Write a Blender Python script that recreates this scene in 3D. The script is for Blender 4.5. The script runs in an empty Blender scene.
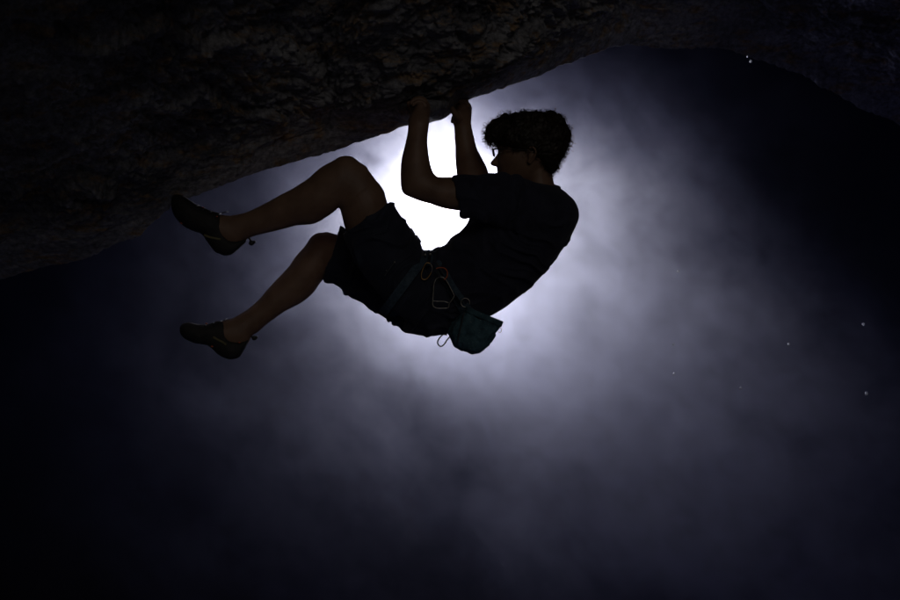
import bpy, math, random
import numpy as np
from mathutils import Vector

random.seed(4)
rng = np.random.default_rng(7)
scene = bpy.context.scene
col = scene.collection

# ------------------------------------------------------------------ camera frame
FPX = 1650.0            # focal length in photo pixels (900 wide)
DIST = 6.0              # metres from camera to the climber
PITCH = math.radians(12.0)
CAM = np.array([0.0, 0.0, 1.6])
AX = np.array([1.0, 0.0, 0.0])
AF = np.array([0.0, math.cos(PITCH), math.sin(PITCH)])
AU = np.array([0.0, -math.sin(PITCH), math.cos(PITCH)])


def P(px, py, w=0.0):
    """world point on the line of sight through a photo pixel, w metres behind the climber's plane"""
    d = DIST + w
    return CAM + AX * ((px - 450.0) / FPX * d) + AU * ((300.0 - py) / FPX * d) + AF * d


def PA(px, py, w):
    px, py, w = np.broadcast_arrays(np.asarray(px, float), np.asarray(py, float), np.asarray(w, float))
    d = DIST + w
    return CAM + ((px - 450.0) / FPX * d)[..., None] * AX + ((300.0 - py) / FPX * d)[..., None] * AU + d[..., None] * AF


# ------------------------------------------------------------------ numpy noise
_perm = rng.permutation(4096)
_val = rng.random(4096) * 2 - 1


def vnoise(p):
    p = np.asarray(p, float)
    i = np.floor(p).astype(np.int64)
    f = p - i
    u = f * f * f * (f * (f * 6 - 15) + 10)
    def h(x, y, z):
        return _val[_perm[(_perm[(_perm[x & 4095] + y) & 4095] + z) & 4095]]
    x, y, z = i[..., 0], i[..., 1], i[..., 2]
    ux, uy, uz = u[..., 0], u[..., 1], u[..., 2]
    def L(a, b, t): return a + (b - a) * t
    return L(L(L(h(x, y, z), h(x+1, y, z), ux), L(h(x, y+1, z), h(x+1, y+1, z), ux), uy),
             L(L(h(x, y, z+1), h(x+1, y, z+1), ux), L(h(x, y+1, z+1), h(x+1, y+1, z+1), ux), uy), uz)


def fbm(p, octv=4, lac=2.1, gain=0.5):
    a, s, out = 1.0, 0.0, 0.0
    p = np.asarray(p, float)
    for k in range(octv):
        out = out + a * vnoise(p + 17.3 * k)
        s += a
        p = p * lac
        a *= gain
    return out / s


def ridged(p, octv=4, lac=2.1, gain=0.55):
    a, s, out = 1.0, 0.0, 0.0
    p = np.asarray(p, float)
    for k in range(octv):
        out = out + a * (1 - np.abs(vnoise(p + 9.7 * k)) * 2)
        s += a
        p = p * lac
        a *= gain
    return out / s


def worley(p):
    p = np.asarray(p, float)
    i = np.floor(p).astype(np.int64)
    f1 = np.full(p.shape[:-1], 9.0); f2 = np.full(p.shape[:-1], 9.0); cid = np.zeros(p.shape[:-1])
    for a in (-1, 0, 1):
        for b in (-1, 0, 1):
            for c in (-1, 0, 1):
                q = i+np.array([a, b, c])
                h = _perm[(_perm[(_perm[q[..., 0] & 4095]+q[..., 1]) & 4095]+q[..., 2]) & 4095]
                o = np.stack([_val[h], _val[(h+911) & 4095], _val[(h+2003) & 4095]], -1)*.5+.5
                d = np.sqrt(((q+o-p)**2).sum(-1))
                m = d < f1
                f2 = np.where(m, f1, np.minimum(f2, d)); f1 = np.where(m, d, f1); cid = np.where(m, _val[(h+77) & 4095], cid)
    return f1, f2, cid


# ------------------------------------------------------------------ materials
def mat(name):
    m = bpy.data.materials.new(name)
    m.use_nodes = True
    nt = m.node_tree
    return m, nt, nt.nodes['Principled BSDF']


def N(nt, t, **kw):
    n = nt.nodes.new(t)
    for k, v in kw.items():
        setattr(n, k, v)
    return n


def coords(nt, scale=(1, 1, 1), rot=(0, 0, 0)):
    tc = N(nt, 'ShaderNodeTexCoord')
    mp = N(nt, 'ShaderNodeMapping')
    mp.inputs['Scale'].default_value = scale
    mp.inputs['Rotation'].default_value = rot
    nt.links.new(tc.outputs['Object'], mp.inputs[0])
    return mp.outputs[0]


def noise(nt, vec, scale, detail=4, rough=0.55, dist=0.0):
    n = N(nt, 'ShaderNodeTexNoise')
    n.inputs['Scale'].default_value = scale
    n.inputs['Detail'].default_value = detail
    n.inputs['Roughness'].default_value = rough
    n.inputs['Distortion'].default_value = dist
    nt.links.new(vec, n.inputs['Vector'])
    return n.outputs['Fac']


def ramp(nt, fac, stops):
    r = N(nt, 'ShaderNodeValToRGB')
    e = r.color_ramp.elements
    while len(e) < len(stops):
        e.new(0.5)
    for k, (p, c) in enumerate(stops):
        e[k].position = p
        e[k].color = (*c, 1) if len(c) == 3 else c
    nt.links.new(fac, r.inputs[0])
    return r.outputs[0]


def bump(nt, height, bsdf, strength=0.3, dist=0.01):
    b = N(nt, 'ShaderNodeBump')
    b.inputs['Strength'].default_value = strength
    b.inputs['Distance'].default_value = dist
    nt.links.new(height, b.inputs['Height'])
    nt.links.new(b.outputs[0], bsdf.inputs['Normal'])


def simple(name, stops, rough=0.7, nscale=30, bscale=200, bstr=0.2, bdist=0.002, metallic=0.0, sheen=0.0, detail=5, spec=0.4):
    m, nt, b = mat(name)
    v = coords(nt)
    nt.links.new(ramp(nt, noise(nt, v, nscale, detail), stops), b.inputs['Base Color'])
    b.inputs['Roughness'].default_value = rough
    b.inputs['Metallic'].default_value = metallic
    b.inputs['Specular IOR Level'].default_value = spec
    if sheen:
        b.inputs['Sheen Weight'].default_value = sheen
        b.inputs['Sheen Roughness'].default_value = 0.4
    if bstr:
        bump(nt, noise(nt, v, bscale, 3), b, bstr, bdist)
    return m


M_SKIN = simple('skin', [(0.3, (0.14, 0.08, 0.053)), (0.7, (0.215, 0.13, 0.087))], 0.5, 14, 260, 0.35, 0.002, spec=0.3)
M_EYE = simple('eye_white', [(0.3, (0.16, 0.13, 0.11)), (0.7, (0.26, 0.22, 0.2))], 0.2, 20, 50, 0)
M_SHIRT = simple('black_jersey', [(0.3, (0.018, 0.019, 0.034)), (0.7, (0.030, 0.032, 0.054))], 0.9, 20, 500, 0.3, 0.001, sheen=0.12, spec=0.2)
M_SHORTS = simple('navy_shorts_cloth', [(0.3, (0.015, 0.018, 0.032)), (0.7, (0.026, 0.031, 0.050))], 0.8, 18, 420, 0.3, 0.001, sheen=0.12, spec=0.25)
M_WEB = simple('blue_webbing', [(0.35, (0.026, 0.046, 0.070)), (0.65, (0.058, 0.090, 0.122))], 0.8, 90, 900, 0.4, 0.001, spec=0.3)
M_CORD = simple('dark_cord', [(0.3, (0.03, 0.035, 0.045)), (0.7, (0.06, 0.07, 0.085))], 0.8, 120, 900, 0.4, 0.001)
M_SHOE = simple('black_shoe_leather', [(0.3, (0.010, 0.010, 0.011)), (0.7, (0.02, 0.019, 0.019))], 0.7, 25, 180, 0.3, 0.001)
M_RUBBER = simple('shoe_rubber', [(0.3, (0.010, 0.010, 0.012)), (0.7, (0.018, 0.018, 0.022))], 0.6, 25, 180, 0.2, 0.001)
M_OLIVE = simple('olive_rand', [(0.3, (0.11, 0.10, 0.045)), (0.7, (0.17, 0.15, 0.075))], 0.7, 60, 300, 0.2, 0.001)
M_ORANGE = simple('orange_accent', [(0.3, (0.45, 0.09, 0.03)), (0.7, (0.6, 0.14, 0.05))], 0.6, 60, 300, 0.2, 0.001)
M_BRONZE = simple('bronze_anodised_metal', [(0.35, (0.30, 0.17, 0.06)), (0.65, (0.55, 0.34, 0.14))], 0.38, 60, 300, 0.2, 0.001, metallic=0.7)
M_STEEL = simple('worn_steel', [(0.35, (0.22, 0.21, 0.19)), (0.65, (0.46, 0.44, 0.40))], 0.35, 80, 300, 0.2, 0.001, metallic=0.8)
M_FRAME = simple('black_spectacle_frame', [(0.3, (0.012, 0.011, 0.011)), (0.7, (0.02, 0.019, 0.018))], 0.4, 30, 200, 0)


def chalk_mat():
    m, nt, b = mat('teal_chalk_bag_cloth')
    v = coords(nt)
    base = ramp(nt, noise(nt, v, 38, 5), [(0.35, (0.030, 0.068, 0.090)), (0.68, (0.075, 0.150, 0.185))])
    spk = ramp(nt, noise(nt, v, 240, 2, 0.4), [(0.70, (0, 0, 0)), (0.76, (1, 1, 1))])
    mx = N(nt, 'ShaderNodeMixRGB')
    mx.inputs[2].default_value = (0.30, 0.34, 0.34, 1)
    nt.links.new(spk, mx.inputs[0]); nt.links.new(base, mx.inputs[1])
    nt.links.new(mx.outputs[0], b.inputs['Base Color'])
    b.inputs['Roughness'].default_value = 0.85
    b.inputs['Specular IOR Level'].default_value = 0.2
    bump(nt, noise(nt, v, 120, 4), b, 0.4, 0.003)
    return m


M_BAG = chalk_mat()


def hair_mat():
    m, nt, b = mat('dark_brown_hair')
    v = coords(nt)
    nt.links.new(ramp(nt, noise(nt, v, 40, 4), [(0.3, (0.012, 0.009, 0.007)), (0.7, (0.030, 0.021, 0.015))]), b.inputs['Base Color'])
    b.inputs['Roughness'].default_value = 0.5
    b.inputs['Specular IOR Level'].default_value = 0.3
    tr = N(nt, 'ShaderNodeBsdfTranslucent')
    tr.inputs[0].default_value = (0.34, 0.23, 0.15, 1)
    mx = N(nt, 'ShaderNodeMixShader'); mx.inputs[0].default_value = 0.32
    out = nt.nodes['Material Output']
    nt.links.new(b.outputs[0], mx.inputs[1]); nt.links.new(tr.outputs[0], mx.inputs[2])
    nt.links.new(mx.outputs[0], out.inputs['Surface'])
    return m


M_HAIR = hair_mat()


def lens_mat():
    m, nt, b = mat('spectacle_lens')
    nt.nodes.remove(b)
    out = nt.nodes['Material Output']
    t = N(nt, 'ShaderNodeBsdfTransparent'); t.inputs[0].default_value = (0.96, 0.97, 0.97, 1)
    g = N(nt, 'ShaderNodeBsdfGlossy'); g.inputs['Roughness'].default_value = 0.02
    fr = N(nt, 'ShaderNodeFresnel'); fr.inputs[0].default_value = 1.5
    mx = N(nt, 'ShaderNodeMixShader')
    nt.links.new(fr.outputs[0], mx.inputs[0]); nt.links.new(t.outputs[0], mx.inputs[1]); nt.links.new(g.outputs[0], mx.inputs[2])
    nt.links.new(mx.outputs[0], out.inputs['Surface'])
    return m


M_LENS = lens_mat()


def rock_mat():
    m, nt, b = mat('layered_rock')
    v = coords(nt)
    vs = coords(nt, (0.55, 1.0, 1.9), (0, math.radians(14), 0))
    big = noise(nt, vs, 2.6, 6, 0.62, 0.5)
    base = ramp(nt, big, [(0.30, (0.10, 0.10, 0.112)), (0.46, (0.24, 0.24, 0.26)), (0.60, (0.37, 0.37, 0.39)), (0.75, (0.48, 0.48, 0.49))])
    och = ramp(nt, noise(nt, vs, 11, 5, 0.7, 0.3), [(0.52, (0, 0, 0)), (0.64, (1, 1, 1))])
    mx = N(nt, 'ShaderNodeMixRGB'); mx.inputs[2].default_value = (0.38, 0.235, 0.10, 1)
    mlt = N(nt, 'ShaderNodeMath', operation='MULTIPLY'); mlt.inputs[1].default_value = 0.75
    nt.links.new(och, mlt.inputs[0]); nt.links.new(mlt.outputs[0], mx.inputs[0]); nt.links.new(base, mx.inputs[1])
    fine = ramp(nt, noise(nt, v, 46, 6, 0.7), [(0.3, (0.35, 0.35, 0.35)), (0.7, (1.35, 1.35, 1.35))])
    mul = N(nt, 'ShaderNodeMixRGB', blend_type='MULTIPLY'); mul.inputs[0].default_value = 1
    nt.links.new(mx.outputs[0], mul.inputs[1]); nt.links.new(fine, mul.inputs[2])
    nt.links.new(mul.outputs[0], b.inputs['Base Color'])
    b.inputs['Roughness'].default_value = 0.95
    b.inputs['Specular IOR Level'].default_value = 0.05
    vo = N(nt, 'ShaderNodeTexVoronoi', feature='DISTANCE_TO_EDGE'); vo.inputs['Scale'].default_value = 16
    nt.links.new(vs, vo.inputs['Vector'])
    ad = N(nt, 'ShaderNodeMath', operation='ADD')
    nt.links.new(noise(nt, vs, 30, 8, 0.7), ad.inputs[0]); nt.links.new(vo.outputs[0], ad.inputs[1])
    bump(nt, ad.outputs[0], b, 0.8, 0.02)
    return m


M_ROCK = rock_mat()
M_GROUND = simple('pale_bounce_ground', [(0.3, (0.27, 0.27, 0.27)), (0.7, (0.40, 0.40, 0.40))], 0.95, 0.8, 8, 0.5, 0.05, detail=8)  # unseen ground, made pale to bounce lamp light up onto rock and climber

# ------------------------------------------------------------------ object helpers


def tag(o, label=None, cat=None, group=None, kind=None):
    if label: o['label'] = label
    if cat: o['category'] = cat
    if group: o['group'] = group
    if kind: o['kind'] = kind
    return o


def empty(name, loc):
    o = bpy.data.objects.new(name, None)
    o.empty_display_size = 0.1
    col.objects.link(o)
    o.location = loc
    return o


ROOTLOC = {}


def link(name, V, F, m, parent=None, smooth=True, recalc=False):
    V = np.asarray(V, float)
    org = np.zeros(3)
    p = parent
    while p is not None:
        org = org + np.array(p.location)
        p = p.parent
    me = bpy.data.meshes.new(name)
    me.from_pydata((V - org).tolist(), [], [tuple(int(i) for i in f) for f in F])
    me.update()
    o = bpy.data.objects.new(name, me)
    col.objects.link(o)
    o.parent = parent
    me.materials.append(m)
    if smooth:
        me.polygons.foreach_set('use_smooth', [True] * len(me.polygons))
    return o


class MB:
    def __init__(self):
        self.v = []; self.f = []; self.n = 0

    def add(self, V, F):
        V = np.asarray(V, float).reshape(-1, 3)
        self.v.append(V)
        self.f += [tuple(i + self.n for i in f) for f in F]
        self.n += len(V)
        return self

    def build(self, name, m, parent=None, smooth=True):
        return link(name, np.concatenate(self.v), self.f, m, parent, smooth)


def catmull(R, sub):
    R = np.asarray(R, float)
    out = []
    n = len(R)
    for i in range(n - 1):
        p0, p1, p2, p3 = R[max(i-1, 0)], R[i], R[i+1], R[min(i+2, n-1)]
        for k in range(sub):
            t = k / sub
            out.append(0.5 * ((2*p1) + (-p0+p2)*t + (2*p0-5*p1+4*p2-p3)*t*t + (-p0+3*p1-3*p2+p3)*t**3))
    out.append(R[-1])
    return np.array(out)


def loft(mb, rings, sub=4, n=28, power=2.0):
    """rings: (ax, ay, bx, by, w, rw): a cross-section whose two in-view edge points are A and B, rw its half depth"""
    R = catmull(rings, sub)
    th = np.linspace(0, 2*np.pi, n, endpoint=False)
    c, s = np.cos(th), np.sin(th)
    e = 2.0 / power
    c2, s2 = np.sign(c)*np.abs(c)**e, np.sign(s)*np.abs(s)**e
    cx = (R[:, 0]+R[:, 2])/2; cy = (R[:, 1]+R[:, 3])/2
    hx = (R[:, 0]-R[:, 2])/2; hy = (R[:, 1]-R[:, 3])/2
    px = cx[:, None]+hx[:, None]*c2; py = cy[:, None]+hy[:, None]*c2
    w = R[:, 4][:, None]+np.maximum(R[:, 5], 1e-4)[:, None]*s2
    V = PA(px, py, w).reshape(-1, 3)
    m = len(R)
    F = []
    for i in range(m-1):
        for j in range(n):
            k = (j+1) % n
            F.append((i*n+j, i*n+k, (i+1)*n+k, (i+1)*n+j))
    c0 = PA(cx[0], cy[0], R[0, 4]); c1 = PA(cx[-1], cy[-1], R[-1, 4])
    V = np.concatenate([V, c0.reshape(1, 3), c1.reshape(1, 3)])
    for j in range(n):
        k = (j+1) % n
        F.append((m*n, k, j))
        F.append((m*n+1, (m-1)*n+j, (m-1)*n+k))
    mb.add(V, F)


def sweep(mb, pts, rad, n=8, closed=False, flat=None):
    """tube through world points; rad a number or one per point"""
    pts = np.asarray(pts, float)
    m = len(pts)
    rad = np.broadcast_to(np.asarray(rad, float), (m,))
    T = np.roll(pts, -1, 0)-np.roll(pts, 1, 0) if closed else np.gradient(pts, axis=0)
    T /= np.linalg.norm(T, axis=1)[:, None]+1e-12
    ref = AF if abs(T[0] @ AF) < 0.9 else AX
    nrm = np.cross(T[0], ref); nrm /= np.linalg.norm(nrm)
    V = []
    th = np.linspace(0, 2*np.pi, n, endpoint=False)
    for i in range(m):
        nrm = nrm - T[i]*(nrm @ T[i]); nrm /= np.linalg.norm(nrm)+1e-12
        b = np.cross(T[i], nrm)
        V.append(pts[i]+rad[i]*(np.cos(th)[:, None]*nrm+np.sin(th)[:, None]*b))
    V = np.concatenate(V)
    F = []
    for i in range(m if closed else m-1):
        i2 = (i+1) % m
        for j in range(n):
            k = (j+1) % n
            F.append((i*n+j, i*n+k, i2*n+k, i2*n+j))
    if not closed:
        V = np.concatenate([V, pts[:1], pts[-1:]])
        for j in range(n):
            k = (j+1) % n
            F.append((m*n, k, j)); F.append((m*n+1, (m-1)*n+j, (m-1)*n+k))
    mb.add(V, F)


def curve_pts(pl, sub=6, closed=False):
    pl = np.asarray(pl, float)
    if closed:
        n = len(pl); out = []
        for i in range(n):
            p0, p1, p2, p3 = pl[(i-1) % n], pl[i], pl[(i+1) % n], pl[(i+2) % n]
            for k in range(sub):
                t = k/sub
                out.append(0.5*((2*p1)+(-p0+p2)*t+(2*p0-5*p1+4*p2-p3)*t*t+(-p0+3*p1-3*p2+p3)*t**3))
        return np.array(out)
    return catmull(pl, sub)


def ptube(mb, pl, r, sub=6, n=8, closed=False):
    c = curve_pts(pl, sub, closed)
    sweep(mb, PA(c[:, 0], c[:, 1], c[:, 2]), r, n, closed)


def ellipsoid(mb, c, rx, ry, rz, n=16, m=10):
    """world-space blob; axes are view-right, view-up, view-depth (metres)"""
    c = np.asarray(c, float)
    V = []; F = []
    for i in range(m+1):
        a = math.pi*i/m
        for j in range(n):
            b = 2*math.pi*j/n
            V.append(c+AX*rx*math.sin(a)*math.cos(b)+AU*ry*math.cos(a)+AF*rz*math.sin(a)*math.sin(b))
    for i in range(m):
        for j in range(n):
            k = (j+1) % n
            F.append((i*n+j, i*n+k, (i+1)*n+k, (i+1)*n+j))
    mb.add(V, F)


def remeshed(mb, name, m, parent, voxel=0.004, smooth=5, disp=None):
    """fuse all shapes of mb into one continuous skin"""
    o = mb.build(name, m, None)
    md = o.modifiers.new('fuse', 'REMESH'); md.mode = 'VOXEL'; md.voxel_size = voxel; md.use_smooth_shade = True
    if smooth:
        sm = o.modifiers.new('soft', 'SMOOTH'); sm.iterations = smooth; sm.factor = 0.5
    dg = bpy.context.evaluated_depsgraph_get()
    ev = o.evaluated_get(dg)
    me = bpy.data.meshes.new_from_object(ev)
    me.name = name
    old = o.data
    o.modifiers.clear()
    o.data = me
    bpy.data.meshes.remove(old)
    n = len(me.vertices)
    co = np.empty(n*3); me.vertices.foreach_get('co', co); co = co.reshape(-1, 3)
    if disp is not None:
        no = np.empty(n*3); me.vertices.foreach_get('normal', no); no = no.reshape(-1, 3)
        co = co+no*disp(co, no)[:, None]
    org = np.zeros(3); p = parent
    while p is not None:
        org = org+np.array(p.location); p = p.parent
    me.vertices.foreach_set('co', (co-org).ravel())
    if not me.materials:
        me.materials.append(m)
    me.polygons.foreach_set('use_smooth', [True]*len(me.polygons))
    me.update()
    o.parent = parent
    return o


# ================================================================== SETTING
# ground: one sheet to the horizon
def build_ground():
    n = 121
    g = np.linspace(-1, 1, n)
    g = np.sign(g)*np.abs(g)**3*600
    X, Y = np.meshgrid(g, g)
    Z = 0.10*fbm(np.stack([X*0.6, Y*0.6, X*0], -1), 4)+1.2*fbm(np.stack([X*0.03, Y*0.03, X*0+5], -1), 3)*np.clip((np.hypot(X, Y)-15)/60, 0, 1)
    V = np.stack([X, Y, Z], -1).reshape(-1, 3)
    F = [(j*n+i, j*n+i+1, (j+1)*n+i+1, (j+1)*n+i) for j in range(n-1) for i in range(n-1)]
    tag(link('ground', V, F, M_GROUND), kind='structure')


build_ground()

# rock overhang: lip line traced, real depth behind and in front of it
LIP = [(1250, 330), (1100, 235), (1000, 180), (940, 146), (896, 123), (880, 116), (860, 107), (840, 94), (820, 84), (806, 75), (786, 69), (760, 59),
       (740, 53), (720, 50), (696, 49), (672, 49), (644, 47), (628, 45.5), (616, 47), (596, 53), (580, 58), (560, 64), (540, 73), (520, 80),
       (500, 88.5), (490, 91.5), (480, 95.5), (470, 99), (460, 105), (450, 114), (442, 119), (434, 121), (426, 123), (415, 124.5), (407, 125.5), (398, 128), (390, 131),
       (378, 136), (366, 139), (356, 142), (344, 146), (325, 152), (300, 159), (275, 166), (250, 173), (225, 182), (205, 190), (188, 196), (174, 204),
       (163, 212), (150, 224), (135, 236), (112, 247), (85, 257), (50, 266), (10, 276), (-50, 290), (-130, 312), (-220, 340)]


def build_rock():
    L = catmull(LIP, 6)
    seg = np.hypot(*(L[1:, :2]-L[:-1, :2]).T)
    s = np.concatenate([[0], np.cumsum(seg)])
    nu = 1150
    u = np.interp(np.linspace(0, 1, nu), [0, 0.17, 0.93, 1], [0, s[-1]*0.11, s[-1]*0.85, s[-1]])
    lx, ly = np.interp(u, s, L[:, 0]), np.interp(u, s, L[:, 1])
    z0 = np.zeros(nu)
    jag = 3.4*fbm(np.stack([u/38, z0, z0], -1), 3)+3.0*np.abs(fbm(np.stack([u/9, z0+3, z0], -1), 3))
    jag = jag*np.interp(lx, [395, 405, 475, 490], [1, .25, .25, 1])
    # outward direction: straight up along the roof, swinging to the left down the wall
    ang = np.interp(lx + 0*ly, [150, 240, 420], [1, 0.35, 0])
    i0 = np.argmin(np.abs(ly-205)+np.abs(lx-173))
    dirang = np.zeros(nu)
    for i in range(nu):
        t = u[i]-u[i0]
        dirang[i] = np.interp(t, [-260, 0, 260], [math.radians(90), math.radians(97), math.radians(104)])
    k = np.ones(25)/25
    dirang = np.convolve(np.pad(dirang, 12, mode='edge'), k, 'valid')
    dx, dy = np.cos(dirang), -np.sin(dirang)
    # profile: e = pixels out from the lip, dw = depth
    front = np.linspace(0, 1, 420)**1.5*430
    back = (np.linspace(0, 1, 90)**1.6*420)[1:][::-1]
    E = np.concatenate([back, front])
    DW = np.concatenate([0.17*np.sqrt(back/30)+0.006*back, -0.17*np.sqrt(front/30)-0.0040*front])
    slope = np.interp(lx, [0, 178, 300, 420, 560, 720, 900], [1.2, 1.0, .70, .54, .6, .8, 1.0])[:, None]
    arch = np.interp(lx, [150, 330, 390, 560, 640], [.1, .1, 1, 1, 0])[:, None]
    px = lx[:, None]+dx[:, None]*E[None]
    py = ly[:, None]+dy[:, None]*E[None]+jag[:, None]*np.exp(-E/14)[None]
    isf = np.concatenate([np.zeros(len(back)), np.ones(len(front))])[None]
    prof_f = -0.17*np.sqrt(E/30)[None]*arch-0.0040*E[None]*slope*(1+E[None]/260)
    prof_f = -3.2*(1-np.exp(prof_f/3.2))
    w = 0.22+np.where(isf > 0, prof_f, DW[None])+0*px
    w = w+np.interp(lx, [0, 172, 240, 330, 395, 470, 640, 900], [-0.1, -0.28, -0.22, 0.0, 0.0, 0.0, 0.75, 1.3])[:, None]
    # the hold both hands hang from, and footholds under the toes
    fr = np.concatenate([np.zeros(len(back)), np.ones(len(front))])[None]
    w = w-0.21*np.exp(-((px-424)/22)**4-((py-112)/11)**2)*fr
    w = w+0.16*np.exp(-((px-440)/9)**2-((py-112)/5)**2)*fr*0.6
    V = PA(px, py, w)
    U = np.gradient(V, axis=0); W = np.gradient(V, axis=1)
    nm = np.cross(W, U); nm /= np.linalg.norm(nm, axis=-1)[..., None]+1e-9
    c = V[len(V)//2, len(back)+40]
    if (nm[nu//2, len(back)+60] @ (CAM-V[nu//2, len(back)+60])) < 0:
        nm = -nm
    # strata frame: x along the roof's tilt, z across the layers
    a = math.radians(15)
    X = V[..., 0]*math.cos(a)+V[..., 2]*math.sin(a)
    Zs = -V[..., 0]*math.sin(a)+V[..., 2]*math.cos(a)
    Yd = V[..., 1]
    lay = np.stack([X*1.1, Yd*1.4, Zs*4.5], -1)
    wv = fbm(np.stack([X*1.3, Yd*1.3, Zs*1.3], -1), 3)
    d = 0.09*fbm(np.stack([X*0.9, Yd*0.9, Zs*1.4], -1), 3)
    step = lay[..., 2]*1.3+1.8*wv+0.5*fbm(lay*2.0, 3)
    fr_ = step-np.floor(step)
    d += 0.036*np.where(fr_ < .86, (fr_/.86)**1.6, (1-fr_)/.14)      # ledges of the bedding, undercut on one side
    st2 = step*3.1+0.8*fbm(lay*3.3, 2); f2_ = st2-np.floor(st2)
    d += 0.020*np.where(f2_ < .85, (f2_/.85)**1.5, (1-f2_)/.15)
    d += 0.030*ridged(np.stack([X*3.2, Yd*3.5, Zs*9], -1), 4)
    jit = 0.5*np.stack([fbm(lay*3, 2), fbm(lay*3+7, 2), fbm(lay*3+13, 2)], -1)
    a1, a2, ci = worley(np.stack([X*6.5, Yd*6.5, Zs*14], -1)+jit)
    d += 0.008*np.clip((a2-a1)*2.2, 0, 1)+0.006*ci                    # broken blocks
    c1, c2, cj = worley(np.stack([X*29, Yd*29, Zs*50], -1)+jit*1.6)
    d += 0.009*np.clip((c2-c1)*2.4, 0, 1)+0.006*cj                    # pebbly clasts
    d += 0.009*fbm(np.stack([X*34, Yd*34, Zs*48], -1), 3)
    d += 0.005*fbm(np.stack([X*90, Yd*90, Zs*110], -1), 2)
    d -= 0.05
    near = np.exp(-((px-425)/45)**2-((py-110)/35)**2)*0.35
    lipf = np.where(isf > 0, np.clip(E[None]/np.interp(lx, [330, 390, 560, 640], [60, 38, 38, 70])[:, None], 0, 1)**1.15, np.clip(E/120, 0, 1)[None])
    d = d*(1-near)*lipf*np.interp(lx, [520, 700], [1, .55])[:, None]
    V = V+nm*d[..., None]
    ns = V.shape[1]
    idx = np.arange(nu*ns).reshape(nu, ns)
    F = np.stack([idx[:-1, :-1], idx[1:, :-1], idx[1:, 1:], idx[:-1, 1:]], -1).reshape(-1, 4)
    me = bpy.data.meshes.new('cliff')
    me.vertices.add(nu*ns); me.vertices.foreach_set('co', V.reshape(-1))
    me.loops.add(F.size); me.loops.foreach_set('vertex_index', F.ravel().astype(np.int32))
    me.polygons.add(len(F)); me.polygons.foreach_set('loop_start', np.arange(0, F.size, 4, dtype=np.int32))
    me.update(calc_edges=True); me.validate()
    me.polygons.foreach_set('use_smooth', [True]*len(me.polygons))
    me.materials.append(M_ROCK)
    o = bpy.data.objects.new('cliff_terrain', me)
    col.objects.link(o)
    tag(o, kind='structure')
    return o


build_rock()

# ================================================================== CLIMBER
PERSON = empty('person', P(432, 336, 0.0))
tag(PERSON, 'climber in dark T-shirt, shorts and glasses hanging by both hands under the overhang', 'person')

body = MB()
# near leg
loft(body, [(436, 268, 412, 318, -.07, .06), (420, 256, 385, 292, -.09, .06), (404, 232, 366, 262, -.12, .062), (389, 206, 348, 234, -.143, .068),
            (384, 190.5, 343, 221, -.15, .068), (376, 180, 341, 210, -.155, .060)], 5)
loft(body, [(384, 190.5, 343, 221, -.15, .066), (376, 180, 340, 209, -.155, .058), (370, 172, 339.5, 207.5, -.157, .054), (366, 166, 339, 207, -.158, .052), (360, 162.2, 338.5, 206.5, -.16, .052), (353, 157, 338.5, 206.5, -.16, .052),
            (347, 155.7, 338.8, 207, -.16, .053), (340, 156.5, 339, 207, -.16, .054), (333, 160.5, 336, 210, -.158, .055), (325, 164.8, 331.5, 213.7, -.155, .056),
            (318, 169.5, 326, 217.3, -.152, .057), (308, 178.5, 320, 221.2, -.15, .057), (299, 184.5, 312.7, 224, -.147, .055), (290, 190, 304, 225, -.145, .051),
            (281, 194.5, 297, 225.5, -.142, .047), (273, 199, 287, 228, -.14, .043), (260, 206, 272, 231.8, -.137, .038), (247, 212, 258, 235, -.135, .034),
            (237, 214.5, 250, 237.5, -.132, .033), (230, 215.5, 244, 241, -.13, .034), (225, 215, 236, 248, -.13, .034), (213, 213, 218, 244, -.13, .036),
            (199, 208, 203, 230, -.13, .038), (185, 202, 188, 222, -.13, .035)], 4)
# far leg
loft(body, [(428, 282, 402, 320, .08, .06), (400, 264, 376, 300, .10, .06), (372, 250, 353, 286, .13, .06), (352, 240, 335, 280, .155, .062), (340, 235.5, 327, 278.5, .165, .062), (328, 232, 323.5, 279, .17, .058),
            (322, 232.5, 323, 279, .17, .055), (317, 233, 323, 279.5, .17, .055), (311, 237, 322, 281, .17, .056), (305, 246, 319.5, 284, .168, .057),
            (296, 256, 314, 292, .165, .056), (290, 265, 307, 298.7, .162, .054), (283, 273, 300, 303.5, .158, .05), (275, 281, 294, 306.7, .155, .046),
            (267, 290, 283, 312.5, .15, .042), (258, 300.5, 274, 319, .146, .037), (248, 309, 266, 325, .142, .034), (240, 314, 258, 332, .14, .033),
            (232, 318.5, 252, 336, .138, .034), (225, 320, 244, 346, .135, .036), (213, 324, 214, 347, .132, .037), (203, 326, 203, 342, .13, .036), (192, 326, 193, 338, .13, .032)], 4)
# trunk
loft(body, [(428, 268, 424, 318, 0, .10), (438, 262, 455, 316, 0, .10), (455, 254, 480, 306, 0, .10), (468, 242, 500, 292, 0, .11), (482, 224, 532, 266, 0, .12),
            (492, 205, 556, 242, 0, .13), (503, 192, 566, 216, 0, .125), (515, 182, 564, 200, 0, .11), (522, 180, 557, 190, 0, .07)], 4)
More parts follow.
